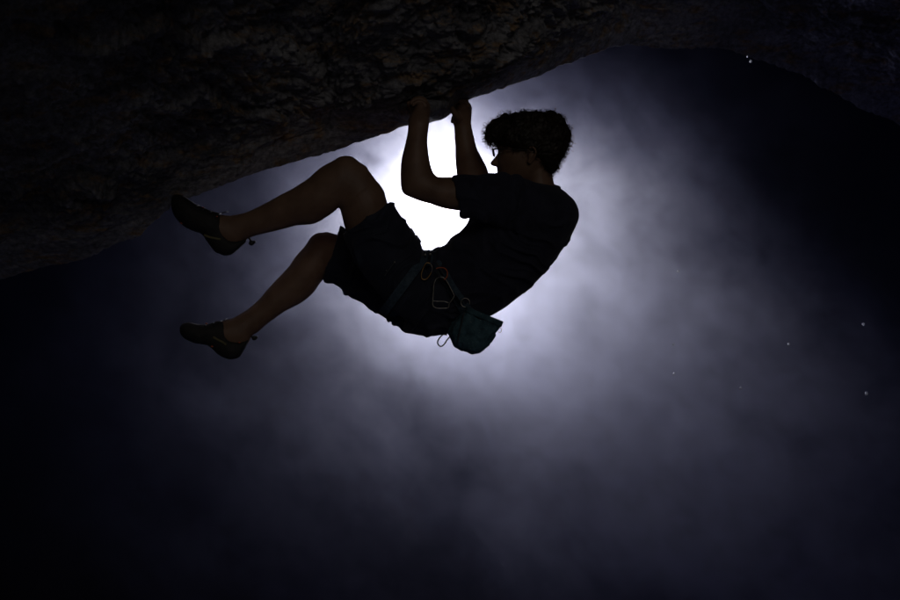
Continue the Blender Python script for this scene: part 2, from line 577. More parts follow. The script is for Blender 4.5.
# neck and head
loft(body, [(522, 196, 563, 203, 0, .085), (525, 186, 557, 192, 0, .062), (525, 178, 553.5, 181, 0, .055), (523, 170, 552.5, 172, 0, .054), (520, 160, 552, 160, 0, .055)], 4)
loft(body, [(519, 114, 546, 114, 0, .03), (508, 116.5, 556, 116.5, 0, .052), (501, 121, 561, 121, 0, .064), (498, 127, 565, 127, 0, .072), (496.3, 134, 566.5, 134, 0, .077),
            (495.8, 142, 566, 142, 0, .078), (496.4, 147, 563, 147, 0, .076), (498, 152, 560, 152, 0, .074), (497.2, 157, 557, 157, 0, .073), (497.3, 162, 553, 162, 0, .07),
            (497.8, 167, 550, 167, 0, .065), (498.6, 172, 546, 172, 0, .058), (498.8, 178, 540, 178, 0, .046), (503, 182, 530, 182, 0, .03)], 4, power=2.3)
# nose, lips, brow, chin
loft(body, [(498.2, 149.5, 503, 149.5, 0, .010), (497.5, 153, 503, 153, 0, .010), (495.2, 156.6, 503, 156.6, 0, .012), (492.8, 159.5, 503, 159.5, 0, .014), (490.7, 162, 503, 162, 0, .017), (490.2, 163.6, 503, 163.6, 0, .018), (491.3, 165.2, 503, 165.2, 0, .016), (495, 166.4, 503, 166.4, 0, .011)], 4, 16)
ellipsoid(body, P(499.2, 169, 0), .010, .006, .022)
ellipsoid(body, P(499.4, 173, 0), .010, .006, .020)
ellipsoid(body, P(500.5, 180, 0), .013, .012, .022)
for sgn in (-1, 1):
    ellipsoid(body, P(500.2, 148.2, sgn*.030), .010, .006, .024)
    # ear: helix ring, inner shell and lobe
    wv = sgn*.078
    ear = [(528, 152, wv), (528.5, 148.5, wv+sgn*.006), (532, 147, wv+sgn*.012), (535.2, 149.5, wv+sgn*.015), (535.5, 154, wv+sgn*.014), (533.2, 159, wv+sgn*.009), (530, 163, wv+sgn*.003), (527.8, 161.5, wv-sgn*.002)]
    ptube(body, ear, .0045, 4, 8)
    ellipsoid(body, P(531.3, 154.5, wv+sgn*.002), .0125, .026, .006)
    ellipsoid(body, P(529.4, 161, wv), .007, .010, .006)
# near arm
loft(body, [(520, 183, 528, 228, -.13, .062), (500, 180, 505, 222, -.155, .058), (485, 178.5, 488, 217, -.165, .056), (470, 177.8, 474, 213.5, -.175, .055), (456, 177.2, 460, 210.9, -.18, .053), (447, 177, 449, 209.4, -.182, .051),
            (440, 176.6, 439, 207, -.184, .049), (436.5, 175.8, 430, 203.7, -.185, .047), (434.8, 174.3, 420, 201, -.185, .045), (433.2, 172.3, 410, 197, -.185, .044),
            (432.2, 170, 403.5, 193.5, -.185, .044), (431.2, 167, 401.2, 188, -.185, .045), (430.2, 162.5, 400.4, 178, -.184, .046), (429, 156, 400.8, 166, -.182, .046),
            (428, 149, 402.5, 155, -.18, .044), (427.4, 141.5, 405.2, 144, -.178, .040), (427.8, 133.5, 407.3, 134, -.175, .035), (429, 125, 408.2, 125, -.172, .029), (430, 119, 408, 119, -.17, .030)], 4)
# far arm
loft(body, [(545, 190, 530, 222, .12, .062), (522, 180, 515, 214, .155, .058), (503, 177, 492, 209, .175, .054), (492, 178, 474, 204, .185, .048), (488.5, 173, 462, 196, .187, .045), (487, 168, 457.5, 180, .187, .045),
            (483, 160, 456, 167, .186, .046), (479.3, 153, 455.2, 157, .184, .044), (476.5, 147, 455.4, 149, .182, .041), (474, 137, 454.6, 138.5, .18, .035), (471.7, 127, 454.3, 128, .178, .029), (470.8, 120, 452.5, 121, .176, .030)], 4)


def hand(px, py, w, thumb_side, lean):
    """hand hooked over the hold: wrist at (px, py), fingers running up, then curling left over the rock edge"""
    # palm
    loft(body, [(px+10.5, py+2, px-10, py+2, w, .029), (px+11, py-4, px-9, py-4, w, .034), (px+11.5, py-10, px-6.5, py-9, w, .040), (px+11.2, py-15, px-4.5, py-13.5, w, .043), (px+9.6, py-17.5, px-4, py-16, w, .038)], 4, 24, 2.4)
    # four fingers, index nearest the thumb
    for k in range(4):
        wk = w+thumb_side*(.036-.0242*k)
        ln = (0.94, 1.0, 0.96, 0.80)[k]
        dz = (0.2, -0.8, -0.3, 1.2)[k]
        r0 = (.0090, .0092, .0088, .0080)[k]
        b = (px+8.2-0.5*k, py-13.5+dz)
        f = [(b[0], b[1], wk), (b[0]-1.6*ln, b[1]-4.6*ln, wk), (b[0]-6*ln, b[1]-7.4*ln, wk), (b[0]-12.5*ln, b[1]-6.4*ln, wk-thumb_side*.002), (b[0]-16.5*ln, b[1]-1.8*ln, wk-thumb_side*.003)]
        c = curve_pts(f, 5)
        m = len(c)
        rr = np.interp(np.linspace(0, 1, m), [0, .28, .34, .42, .62, .70, 1], [r0*1.15, r0, r0*1.08, r0*.95, r0*.95, r0*.88, r0*.72])
        sweep(body, PA(c[:, 0], c[:, 1], c[:, 2]), rr, 10)
    # thumb leaves the side of the palm low down and closes against the rock
    t = [(px-1, py-2, w+thumb_side*.024), (px-5, py-7, w+thumb_side*.040), (px-8.5, py-13, w+thumb_side*.047), (px-10.5, py-19, w+thumb_side*.044)]
    c = curve_pts(t, 5)
    sweep(body, PA(c[:, 0], c[:, 1], c[:, 2]), np.interp(np.linspace(0, 1, len(c)), [0, .35, .6, 1], [.016, .0125, .0118, .0085]), 10)


hand(419, 120, -.17, 1, 0)
hand(460.5, 121, .176, -1, 0)


def skin_disp(co, no):
    return 0.0006*fbm(co*30, 2)


BODY = remeshed(body, 'body', M_SKIN, PERSON, 0.0036, 4, skin_disp)

for sgn in (-1, 1):
    e = MB(); ellipsoid(e, P(502.3, 152.8, sgn*.031), .0095, .0075, .0095)
    e.build('eye', M_EYE, PERSON)

# ---- hair: a full cap with a fringe, then loose curls
hb = MB()
loft(hb, [(528, 111.6, 547, 111.6, 0, .025), (516, 113.3, 553, 113.3, 0, .05), (503, 117, 559, 117, 0, .07), (495, 122, 565, 122, 0, .082), (490.5, 127.5, 568.5, 127.5, 0, .088), (489, 134, 570.5, 134, 0, .09),
          (491, 139, 571, 139, 0, .091), (495, 143, 569.5, 143, 0, .091), (504, 147.5, 567, 147.5, 0, .089), (514, 151, 565.5, 151, 0, .087)], 4, 36, 2.7)
loft(hb, [(514, 142, 569, 142, 0, .0885), (519, 148, 567, 148, 0, .088), (524, 153, 565, 153, 0, .0855), (537, 158, 562, 158, 0, .081), (541, 164, 559, 164, 0, .070), (545, 169.5, 556, 169.5, 0, .056), (548, 173.5, 553.5, 173.5, 0, .03)], 4, 36, 3.6)


def lock(mb, p0, p1, r, bend, curl=0.006, n=9, sides=6, ph=None):
    p0 = np.asarray(p0); p1 = np.asarray(p1)
    ph = rng.random()*6.28 if ph is None else ph
    t = np.linspace(0, 1, n)
    d = p1-p0
    q = p0+d*t[:, None]+np.asarray(bend)*(np.sin(np.pi*t)[:, None])
    s1 = np.cross(d, AF); s1 /= np.linalg.norm(s1)+1e-9
    s2 = np.cross(d, s1); s2 /= np.linalg.norm(s2)+1e-9
    a = ph+t*rng.uniform(4, 9)
    q = q+(np.cos(a)[:, None]*s1+np.sin(a)[:, None]*s2-np.cos(ph)*s1-np.sin(ph)*s2)*curl*(t[:, None])
    sweep(mb, q, r*np.interp(t, [0, .3, 1], [0.9, 1, .12]), sides)


for k in range(46):     # heavy fringe locks over the forehead
    w = rng.uniform(-.075, .075)
    x1 = rng.uniform(484.6, 493.0)+abs(w)*60
    lock(hb, P(rng.uniform(494, 500)+abs(w)*70, rng.uniform(119, 128), w*.9), P(x1, rng.uniform(137, 147.5), w), rng.uniform(.006, .010), -AX*rng.uniform(.010, .020), .006)
for k in range(60):     # thick tufts at the crown, sides and nape
    a = rng.uniform(0.15, 2.9)
    cx, cy = 531, 141
    rx, ry = 36, 27
    w = rng.uniform(-.06, .06)
    sc = math.sqrt(max(0, 1-(w/.095)**2))
    p0 = (cx+rx*sc*math.cos(a), cy-ry*sc*math.sin(a))
    a2 = a-rng.uniform(-.25, .35)
    g = rng.uniform(1.02, 1.19)
    lock(hb, P(p0[0], p0[1], w), P(cx+rx*sc*g*math.cos(a2), cy-ry*sc*g*math.sin(a2)+2, w), rng.uniform(.006, .011), AU*.005, .007)


def hair_disp(co, no):
    q = co*np.array([1, 1, 1])
    top = np.clip((co @ AU-P(0, 140)@AU)/.06, 0, 1)
    return 0.0045*ridged(np.stack([q[:, 0]*95+5*fbm(q*16, 2), q[:, 1]*70, q[:, 2]*48+3*fbm(q*12+5, 2)], -1), 3)+(.002+.013*top)*fbm(co*30, 2)+0.002*fbm(co*120, 2)-.002


HAIR = remeshed(hb, 'hair', M_HAIR, PERSON, 0.0032, 2, hair_disp)

# loose strands grown out of the hair, joined into the same mesh
st = MB()
hv = np.empty(len(HAIR.data.vertices)*3); HAIR.data.vertices.foreach_get('co', hv); hv = hv.reshape(-1, 3)+np.array(PERSON.location)
hn = np.empty(len(HAIR.data.vertices)*3); HAIR.data.vertices.foreach_get('normal', hn); hn = hn.reshape(-1, 3)
sel = rng.choice(len(hv), 2400, replace=False)
for i in sel:
    p, nn = hv[i], hn[i]
    L = rng.uniform(.008, .024)
    if rng.random() < .06: L *= 1.7
    tang = np.cross(nn, rng.normal(size=3)); tang /= np.linalg.norm(tang)+1e-9
    tang = tang*0.8+np.array([-.15, 0, -.55]); tang -= nn*(tang @ nn)*0.8
    out = rng.uniform(.05, .40)
    end = p+L*(nn*out+tang)
    lock(st, p-nn*.002, end, rng.uniform(.0005, .0012), nn*L*rng.uniform(.1, .6), rng.uniform(.003, .010), 9, 3)
for k in range(40):     # loose curls over the crown and nape
    a = rng.uniform(-.5, 2.6) if k % 3 else rng.uniform(.5, 1.4)
    w_ = rng.uniform(-.055, .055)
    sc = math.sqrt(1-(w_/.095)**2)
    cx, cy = 531+38*sc*math.cos(a), 141-28*sc*math.sin(a)
    rr = rng.uniform(2.0, 4.6)
    a0, a1 = rng.uniform(0, 6.28), rng.uniform(3.5, 6.5)*rng.choice([-1, 1])
    pl_ = [(cx+rr*math.cos(a0+a1*t)*(1-.25*t), cy+rr*math.sin(a0+a1*t)*.8*(1-.25*t), w_+.012*t) for t in np.linspace(0, 1, 8)]
    ptube(st, pl_, rng.uniform(.0007, .0016), 3, 4)
V0 = np.concatenate(st.v)-np.array(PERSON.location)
nv = len(HAIR.data.vertices)
me = HAIR.data
polys = [tuple(p.vertices) for p in me.polygons]
co = (hv-np.array(PERSON.location))
me2 = bpy.data.meshes.new('hair')
me2.from_pydata(np.concatenate([co, V0]).tolist(), [], polys+[tuple(i+nv for i in f) for f in st.f])
me2.materials.append(M_HAIR)
me2.polygons.foreach_set('use_smooth', [True]*len(me2.polygons))
HAIR.data = me2

# ---- T-shirt
sh = MB()
loft(sh, [(429, 253, 466, 331, 0, .128), (433, 250.3, 474, 327, 0, .13), (437, 247.5, 480, 321.5, 0, .132), (441, 247, 485, 318, 0, .133), (447, 244.5, 492, 314.5, 0, .135), (452, 238.5, 500, 309.7, 0, .14),
          (459, 233.5, 511, 302.7, 0, .146), (465, 227.5, 522, 293.8, 0, .152), (469, 219, 537, 281.5, 0, .16), (473, 206, 552, 264.5, 0, .168), (480, 194, 567, 243, 0, .174), (490, 186, 576.5, 226, 0, .176),
          (499, 181, 579.3, 213, 0, .165), (507, 178, 575.5, 202, 0, .14), (514, 177.5, 568, 194.5, 0, .10), (520, 179, 561, 189, 0, .073), (523, 179.5, 557, 186.5, 0, .064)], 4, 36)
# near sleeve
loft(sh, [(545, 186, 560, 235, -.08, .07), (525, 178, 535, 236, -.125, .072), (508, 174.8, 512, 232, -.15, .068), (497, 173.5, 500, 228, -.158, .066), (485, 175.6, 488, 223.5, -.166, .065), (474, 177, 478, 220, -.173, .064), (464, 176.6, 469, 218, -.178, .063), (453.4, 177, 462.5, 217.8, -.18, .060)], 4)
loft(sh, [(464, 177.2, 467, 217.5, -.178, .061), (455, 177.2, 460.5, 213, -.18, .0605), (453, 177.2, 461.8, 217.2, -.18, .060)], 3)
# far sleeve
loft(sh, [(550, 190, 545, 232, .08, .072), (530, 183, 520, 222, .13, .07), (512, 178, 503, 216, .16, .066), (500, 177, 488, 213, .175, .062)], 4)


def cloth_disp(amp, ax):
    def f(co, no):
        q = np.stack([co @ AX, co @ AU, co @ AF], -1)
        a = math.radians(ax)
        x = q[:, 0]*math.cos(a)+q[:, 1]*math.sin(a)
        y = -q[:, 0]*math.sin(a)+q[:, 1]*math.cos(a)
        wob = fbm(np.stack([x*5, y*5, q[:, 2]*5], -1), 2)
        r = ridged(np.stack([x*4+wob, y*15+2.6*wob, q[:, 2]*4], -1), 2)
        r = np.clip(r*1.25-.1, 0, 1)
        facing = np.clip(-(no @ AF)*1.6, 0, 1)      # keep the traced outline, fold the broad faces
        return amp*(np.clip(r, 0, 1)**2.0)*(0.25+0.75*facing)-0.001
    return f


SHIRT = remeshed(sh, 't_shirt', M_SHIRT, PERSON, 0.0045, 5, cloth_disp(.018, -28))
cl = MB()
cr = [(521.5, 178.7, 0), (524, 180, -.045), (533, 183.3, -.066), (543, 187, -.072), (552, 190.2, -.062), (558.6, 189, -.030), (558.8, 187, .02), (548, 184, .064), (533, 180, .064), (524, 178.5, .04)]
ptube(cl, cr, .0045, 6, 8, True)
cl.build('collar', M_SHIRT, SHIRT)

# ---- shorts
so = MB()
loft(so, [(433.5, 250.5, 476, 326, 0, .125), (428, 249.6, 462, 330.5, 0, .13), (424, 249.8, 448, 334.2, 0, .134), (421, 247, 432, 336.2, 0, .138), (416, 240, 418, 335.3, 0, .14), (410, 240, 405, 331, 0, .13)], 4, 36)
loft(so, [(423, 250, 430, 332, -.055, .085), (418, 238.5, 408, 322, -.08, .092), (412.5, 231, 390, 306, -.10, .095), (408, 223.8, 374, 289, -.115, .095), (404, 220, 362, 273, -.125, .094), (401, 215, 354, 261, -.132, .092), (397, 209, 349, 250, -.138, .09),
          (394, 203.5, 344.5, 241, -.143, .087), (391.7, 201.4, 343, 234, -.145, .085), (391, 202.4, 343.2, 233.8, -.145, .079)], 4)
loft(so, [(422, 255, 440, 335.8, .05, .085), (415, 250, 420, 336, .065, .09), (405, 246, 405, 331.2, .08, .092), (395, 243, 396.5, 325.8, .095, .093), (385, 240.5, 385.5, 318.8, .11, .092), (372, 237, 372.5, 310.8, .13, .09), (368, 236, 368, 308.2, .135, .089),
          (363, 234.5, 363, 303.9, .14, .088), (356, 232, 356, 300.5, .148, .086), (350, 230, 349, 297, .155, .084), (344, 227, 336, 285.2, .163, .082), (340.3, 225, 327, 282.6, .168, .08), (338.8, 230, 324.3, 280, .168, .077), (339.3, 231, 325, 279.6, .168, .07)], 4)
# bunched cloth ridge along the waist fold
for (x, y, r) in [(427, 250.5, .009), (433.5, 250.3, .009), (438.3, 247.6, .011), (444, 246.2, .010), (416, 235.5, .010), (410.5, 228.5, .010), (404, 221.5, .010)]:
    ptube(so, [(x+3.2, y+6.4, -.06), (x+.8, y+2.8, -.03), (x, y+1.5, 0), (x+1.2, y+3.4, .035)], r, 4, 8)
SHORTS = remeshed(so, 'shorts', M_SHORTS, PERSON, 0.0045, 4, cloth_disp(.018, 48))
zp = MB()
ptube(zp, [(394.3, 262.2, -.2215), (391, 267, -.222), (387, 272.5, -.2225), (384.5, 276, -.2225)], .0022, 4, 6)
zp.build('pocket_zip', M_CORD, SHORTS)
zs = MB()
ellipsoid(zs, P(394.6, 262.2, -.224), .0036, .0042, .003, 8, 6)
zs.build('zip_pull', M_STEEL, SHORTS)
zs = MB()
ellipsoid(zs, P(386.4, 270.5, -.226), .002, .002, .002, 8, 6)
zs.build('zip_pull', M_STEEL, SHORTS)


# ---- harness
def band(mb, A, B, w, rw, width, thick=.004, n=72, power=2.0, t0=0, t1=2*math.pi):
    """webbing band round a limb: section ends A, B in view, half depth rw, width in px across"""
    A = np.array(A, float); B = np.array(B, float)
    c = (A+B)/2; h = (A-B)/2
    ax = np.array([-h[1], h[0]]); ax /= np.linalg.norm(ax)
    full = abs(t1-t0-2*math.pi) < 1e-6
    th = np.linspace(t0, t1, n, endpoint=not full)
    V = []
    for kth, (so_, d) in enumerate(((-.5, 0), (.5, 0), (.5, 1), (-.5, 1))):
        hh = np.linalg.norm(h)
        sc = 1+(d*thick*275)/hh
        e = 2/power
        cc = np.sign(np.cos(th))*np.abs(np.cos(th))**e; ss = np.sign(np.sin(th))*np.abs(np.sin(th))**e
        px = c[0]+h[0]*cc*sc+ax[0]*so_*width
        py = c[1]+h[1]*cc*sc+ax[1]*so_*width
        V.append(PA(px, py, w+(rw+d*thick)*ss))
    V = np.stack(V, 1)
    m = len(th)
    F = []
    for i in range(m if full else m-1):
        i2 = (i+1) % m
        for j in range(4):
            F.append((i*4+j, i*4+(j+1) % 4, i2*4+(j+1) % 4, i2*4+j))
    if not full:
        F += [(0, 1, 2, 3), ((m-1)*4+3, (m-1)*4+2, (m-1)*4+1, (m-1)*4)]
    mb.add(V.reshape(-1, 3), F)


hm = MB()
band(hm, (431.5, 252), (472.5, 326.5), 0, .137, 9, .005)
HARN = hm.build('harness', M_WEB, PERSON, smooth=False)
h2 = MB()
band(h2, (424, 258), (383, 313), -.10, .112, 9, .004)
h2.build('leg_loop', M_WEB, HARN, smooth=False)
h3 = MB()
band(h3, (418, 256), (393, 320), .085, .105, 9, .004)
h3.build('leg_loop', M_WEB, HARN, smooth=False)
h4 = MB()
ptube(h4, [(428, 251.5, -.03), (427, 256, -.09), (426, 262, -.135), (429.5, 264.5, -.15), (432, 258, -.11), (430, 252, -.05)], .005, 5, 8, True)
h4.build('belay_loop', M_WEB, HARN)
for (x, y) in ((425.2, 254.8), (430.2, 254.2)):
    h5 = MB()
    ellipsoid(h5, P(x, y, -.118), .0045, .0048, .004, 10, 8)
    h5.build('buckle', M_STEEL, HARN)
h6 = MB()
ptube(h6, [(436, 262, -.142), (441, 270, -.152), (449, 283, -.162), (457, 297, -.164), (463, 303, -.160)], .0035, 5, 8)
ptube(h6, [(437, 270, -.155), (441, 276, -.168), (448, 278, -.168), (452, 285, -.165)], .003, 5, 8)
h6.build('gear_loop', M_CORD, HARN)

# ---- shoes


def shoe(rings, w, lace, tail, stripe, patch):
    s = MB()
    loft(s, [(a, b, c, d, w+e, r) for (a, b, c, d, e, r) in rings], 4, 28, 2.4)
    root = remeshed(s, 'climbing_shoe', M_SHOE, PERSON, 0.0032, 3, lambda co, no: .0012*fbm(co*60, 2))
    for (x0, y0, x1, y1) in lace:
        l = MB()
        ptube(l, [(x0, y0, w-.036), (x0*.5+x1*.5, y0*.5+y1*.5+.6, w-.02), (x1, y1+1.6, w+.01)], .0022, 4, 6)
        l.build('lace', M_CORD, root)
    b = MB()
    for (x, y, r) in tail['blob']:
        ellipsoid(b, P(x, y, w-.002), r, r*.9, .007, 10, 8)
    ptube(b, [(x, y, w) for (x, y) in tail['loop']], .0035, 4, 8)
    b.build('heel_loop', M_RUBBER, root)
    t = MB()
    ptube(t, [(x, y, w-.0345-dz) for (x, y, dz) in stripe], .0045, 4, 8)
    t.build('midsole_stripe', M_OLIVE, root)
    for (x, y, dz, r) in patch:
        o = MB()
        ellipsoid(o, P(x, y, w-dz), r*1.3, r*.8, .004, 10, 8)
        o.build('orange_accent', M_ORANGE, root)
    return root


shoe([(171.6, 200, 171.2, 205, 0, .015), (172.6, 196, 172.3, 211, 0, .030), (176, 194.3, 175.6, 218, 0, .038), (181, 195, 180.5, 223.5, 0, .044), (187.5, 198.4, 187, 228.3, 0, .047), (196, 204, 195.5, 231.7, 0, .046), (203, 207, 202, 234.3, 0, .043),
      (212, 211, 207, 241.5, 0, .04), (219, 213.2, 211.5, 248, 0, .038), (222, 222, 215.5, 252, 0, .038), (224, 231, 219.5, 254, 0, .037), (228, 237, 225, 255.6, 0, .036), (234, 239.3, 232, 254.4, 0, .034), (241, 239.6, 239, 248.5, 0, .028), (247, 239, 245.5, 242.8, 0, .012)],
     -.13, [(196, 206, 199, 203.6), (203, 210, 205, 206.6), (210, 212.5, 212, 209.8), (218, 214.5, 221, 211.8), (222, 213, 228, 210)],
     {'blob': [(251.5, 243, .0105), (254.3, 242, .006)], 'loop': [(245, 241, ), (247, 237.5), (249.5, 238.5), (251.5, 242.5)]},
     [(204, 235, .005), (210, 237.3, .004), (216, 238.5, .003), (220.5, 239.5, .002)],
     [(202.5, 207.6, .012, .0042), (182, 222.8, .022, .0055), (217, 216.5, .036, .003)])
shoe([(179.8, 327.5, 179.8, 332, 0, .015), (181.2, 325, 181, 335, 0, .028), (184.5, 322.8, 184, 338, 0, .037), (190, 322.4, 189.5, 341.2, 0, .042), (197, 324, 197, 343.7, 0, .044), (206, 324.2, 206, 345, 0, .042), (213, 322.5, 211.5, 348.5, 0, .04),
      (219, 320.8, 215.5, 352.3, 0, .038), (224, 323, 219, 355.3, 0, .037), (226, 332, 223.5, 357.7, 0, .036), (229, 338, 228.5, 359.3, 0, .036), (234.5, 340.6, 234.5, 359, 0, .034), (240.5, 340.8, 240, 356.5, 0, .03), (246, 339.5, 245, 348.5, 0, .02), (249.3, 337.5, 248, 342, 0, .010)],
     .13, [(205, 325.5, 207, 323.2), (213, 323.5, 215, 321.2), (220, 321.5, 222, 319.5), (224, 320.5, 227, 317)],
     {'blob': [(254.3, 338, .0105), (256.3, 337.2, .006)], 'loop': [(246, 340), (248.5, 336.5), (251.5, 336.5), (254, 338)]},
     [(213, 337, .006), (218, 340, .005), (223, 342.5, .004), (226, 345, .003)],
     [(206.5, 323.6, .012, .0035), (212, 346.5, .028, .004), (239.5, 342.5, .033, .0035)])

# ---- glasses
gm = MB()
for sgn in (-1, 1):
    w0 = sgn*.034
    rim = []
    for k in range(24):
        a = 2*math.pi*k/24
        cu = math.copysign(abs(math.cos(a))**.75, math.cos(a)); su = math.copysign(abs(math.sin(a))**.75, math.sin(a))
        rim.append((492.9-.7*su+.9*abs(w0+.027*cu)/.06, 152.4-3.9*su, w0+.027*cu))
    ptube(gm, rim, .0029, 1, 6, True)
    ptube(gm, [(494, 149.3, sgn*.061), (496.5, 148.9, sgn*.072), (505, 149, sgn*.079), (518, 149.4, sgn*.083), (528, 150, sgn*.084), (533, 153, sgn*.083)], .0017, 4, 6)
    ptube(gm, [(494, 149.3, sgn*.061), (495, 148.8, sgn*.066), (497.5, 148.8, sgn*.074)], .0026, 3, 6)
ptube(gm, [(492.6, 150.6, -.010), (492.2, 150.0, 0), (492.6, 150.6, .010)], .0016, 4, 6)
GL = gm.build('glasses', M_FRAME, PERSON)
for sgn in (-1, 1):
    lm = MB()
    w0 = sgn*.034
    pts = []
    for k in range(24):
        a = 2*math.pi*k/24
        cu = math.copysign(abs(math.cos(a))**.75, math.cos(a)); su = math.copysign(abs(math.sin(a))**.75, math.sin(a))
        pts.append(P(492.9-.7*su+.9*abs(w0+.026*cu)/.06, 152.4-3.8*su, w0+.026*cu))
    pts = np.array(pts)
    V = np.concatenate([pts, pts+AX*.0015])
    F = [tuple(range(24)), tuple(range(47, 23, -1))]+[(k, (k+1) % 24, 24+(k+1) % 24, 24+k) for k in range(24)]
    lm.add(V, F)
    lm.build('lens', M_LENS, GL, smooth=False)

# ================================================================== GEAR
BAG = empty('chalk_bag', P(472, 353, -.20))
tag(BAG, 'dark teal chalk bag hanging behind the hip of the climber', 'chalk bag')
bg = MB()
WB = -.205
loft(bg, [(464.3, 311, 501, 326.5, WB, .052), (462, 312, 500.3, 328, WB, .056), (456, 318, 497.3, 332.5, WB, .06), (450.5, 325, 494.5, 339.5, WB, .061), (446.8, 332, 491.6, 345.5, WB, .06), (448.5, 339, 487.5, 350.5, WB, .055), (454, 345.8, 481, 352.6, WB, .045), (460, 349.6, 474.5, 353.8, WB, .03), (465, 351.5, 472, 353.8, WB, .012)], 4, 32, 2.5)
pouch = remeshed(bg, 'pouch', M_BAG, BAG, .0035, 3, lambda co, no: .007*fbm(co*22, 3)+.005*ridged(co*30, 2)-.004)
sm_ = MB()
ptube(sm_, [(464.5, 312, WB-.052), (462, 322, WB-.062), (459.5, 333, WB-.063), (457.5, 342, WB-.057)], .0022, 4, 6)
sm_.build('seam', M_CORD, pouch)
rm = MB()
loft(rm, [(466.6, 306.6, 503, 321.6, WB, .050), (466.4, 306.4, 503.2, 321.8, WB, .057), (465.4, 309, 502.4, 324.6, WB, .058), (464.3, 311.4, 501.2, 327.2, WB, .057), (464.5, 311.6, 500.8, 327.2, WB, .050)], 3, 32, 2.5)
remeshed(rm, 'rim', M_BAG, BAG, .003, 1, lambda co, no: .0015*fbm(co*60, 2))
lp = MB()
ptube(lp, [(447, 335, WB), (443.2, 334.6, WB), (439.6, 338, WB), (437.6, 342, WB), (438.8, 345.3, WB), (441.5, 346.3, WB), (444.6, 343.8, WB), (447, 340, WB), (450, 336.5, WB)], .0024, 5, 8)
lp.build('brush_loop', M_CORD, BAG)
pl = MB()
ptube(pl, [(498.5, 328, WB-.035), (500.6, 328, WB-.036), (501.6, 330.2, WB-.036), (500.4, 332.4, WB-.035), (498.3, 331.8, WB-.034)], .0011, 4, 6)
pl.build('drawcord', M_STEEL, BAG)
ws = MB()
ptube(ws, [(446, 274, -.170), (450, 281, -.176), (456, 290, -.180), (462, 298, -.182)], .0, 4, 8)
# flat blue strap from the belt to the bag's ring


def strap(mb, pl, wid, thick=.003):
    c = curve_pts(pl, 5)
    p = PA(c[:, 0], c[:, 1], c[:, 2])
    T = np.gradient(p, axis=0); T /= np.linalg.norm(T, axis=1)[:, None]
    S = np.cross(T, AF); S /= np.linalg.norm(S, axis=1)[:, None]
    V = np.stack([p-S*wid/2, p+S*wid/2, p+S*wid/2+AF*thick, p-S*wid/2+AF*thick], 1)
    m = len(p); F = [(i*4+j, i*4+(j+1) % 4, (i+1)*4+(j+1) % 4, (i+1)*4+j) for i in range(m-1) for j in range(4)]
    F += [(0, 1, 2, 3), ((m-1)*4+3, (m-1)*4+2, (m-1)*4+1, (m-1)*4)]
    mb.add(V.reshape(-1, 3), F)


ws = MB()
strap(ws, [(446, 273, -.166), (449.5, 280, -.172), (455, 289, -.177), (462.5, 299.5, -.180)], .020)
strap(ws, [(466, 304, -.186), (470, 308.5, -.20), (474, 312, -.235)], .016)
ws.build('strap', M_WEB, BAG, smooth=False)
rg = MB()
ptube(rg, [(465.3+4.4*math.cos(a), 302.6+4.4*math.sin(a), -.187) for a in np.linspace(0, 2*math.pi, 14, endpoint=False)], .0016, 2, 8, True)
rg.build('ring', M_STEEL, BAG)


def carabiner(name, label, body_pts, gate_pts, m, mg, r, loc):
    root = empty(name, loc)
    tag(root, label, 'carabiner', 'carabiners on the harness')
    a = MB(); ptube(a, body_pts, r, 5, 8); a.build('frame', m, root)
    g = MB(); ptube(g, gate_pts, r*.75, 5, 8); g.build('gate', mg, root)
    return root


WC = -.172
carabiner('carabiner', 'small bronze oval carabiner below the belay loop, clipped at the front of the harness',
          [(430.5, 263.5, WC), (426.5, 263, WC), (423.8, 267, WC), (421.6, 273, WC), (421.6, 278, WC), (424.5, 279.6, WC), (428, 277.6, WC), (431.3, 272.5, WC)],
          [(431.3, 272.5, WC), (432.3, 268, WC), (430.5, 263.5, WC)], M_BRONZE, M_STEEL, .0021, P(425, 279, WC))
WC2 = -.178
carabiner('carabiner', 'large wire gate carabiner with a straight bottom bar, hanging lowest on the harness',
          [(436, 279, WC2), (434, 284, WC2), (433.4, 292, WC2), (432.8, 300, WC2), (433, 305.5, WC2), (436.5, 308, WC2), (443, 308.3, WC2), (448.3, 307.6, WC2), (449.3, 303.5, WC2), (452.5, 299, WC2), (454.4, 295.5, WC2)],
          [(454.4, 295.5, WC2), (450.5, 288, WC2), (447, 281.5, WC2), (444, 278, WC2), (440, 277, WC2), (436, 279, WC2)], M_STEEL, M_STEEL, .0022, P(440, 308, WC2))
bar = MB(); ptube(bar, [(433.2, 300.8, WC2), (437, 301.3, WC2), (444, 301.4, WC2), (449, 303, WC2)], .0018, 4, 8)
bar.build('bar', M_STEEL, bpy.data.objects['carabiner.001'])
WC3 = -.182
carabiner('carabiner', 'orange curved carabiner clipped between the bronze oval and the large wire gate ones',
          [(436, 268.6, WC3), (440, 267.6, WC3), (444.5, 268.2, WC3), (447.2, 271.5, WC3), (447, 276.5, WC3), (444, 280, WC3)],
          [(444, 280, WC3), (439.5, 276.5, WC3), (436.3, 272, WC3), (436, 268.6, WC3)], M_ORANGE, M_CORD, .0019, P(444, 280, WC3))


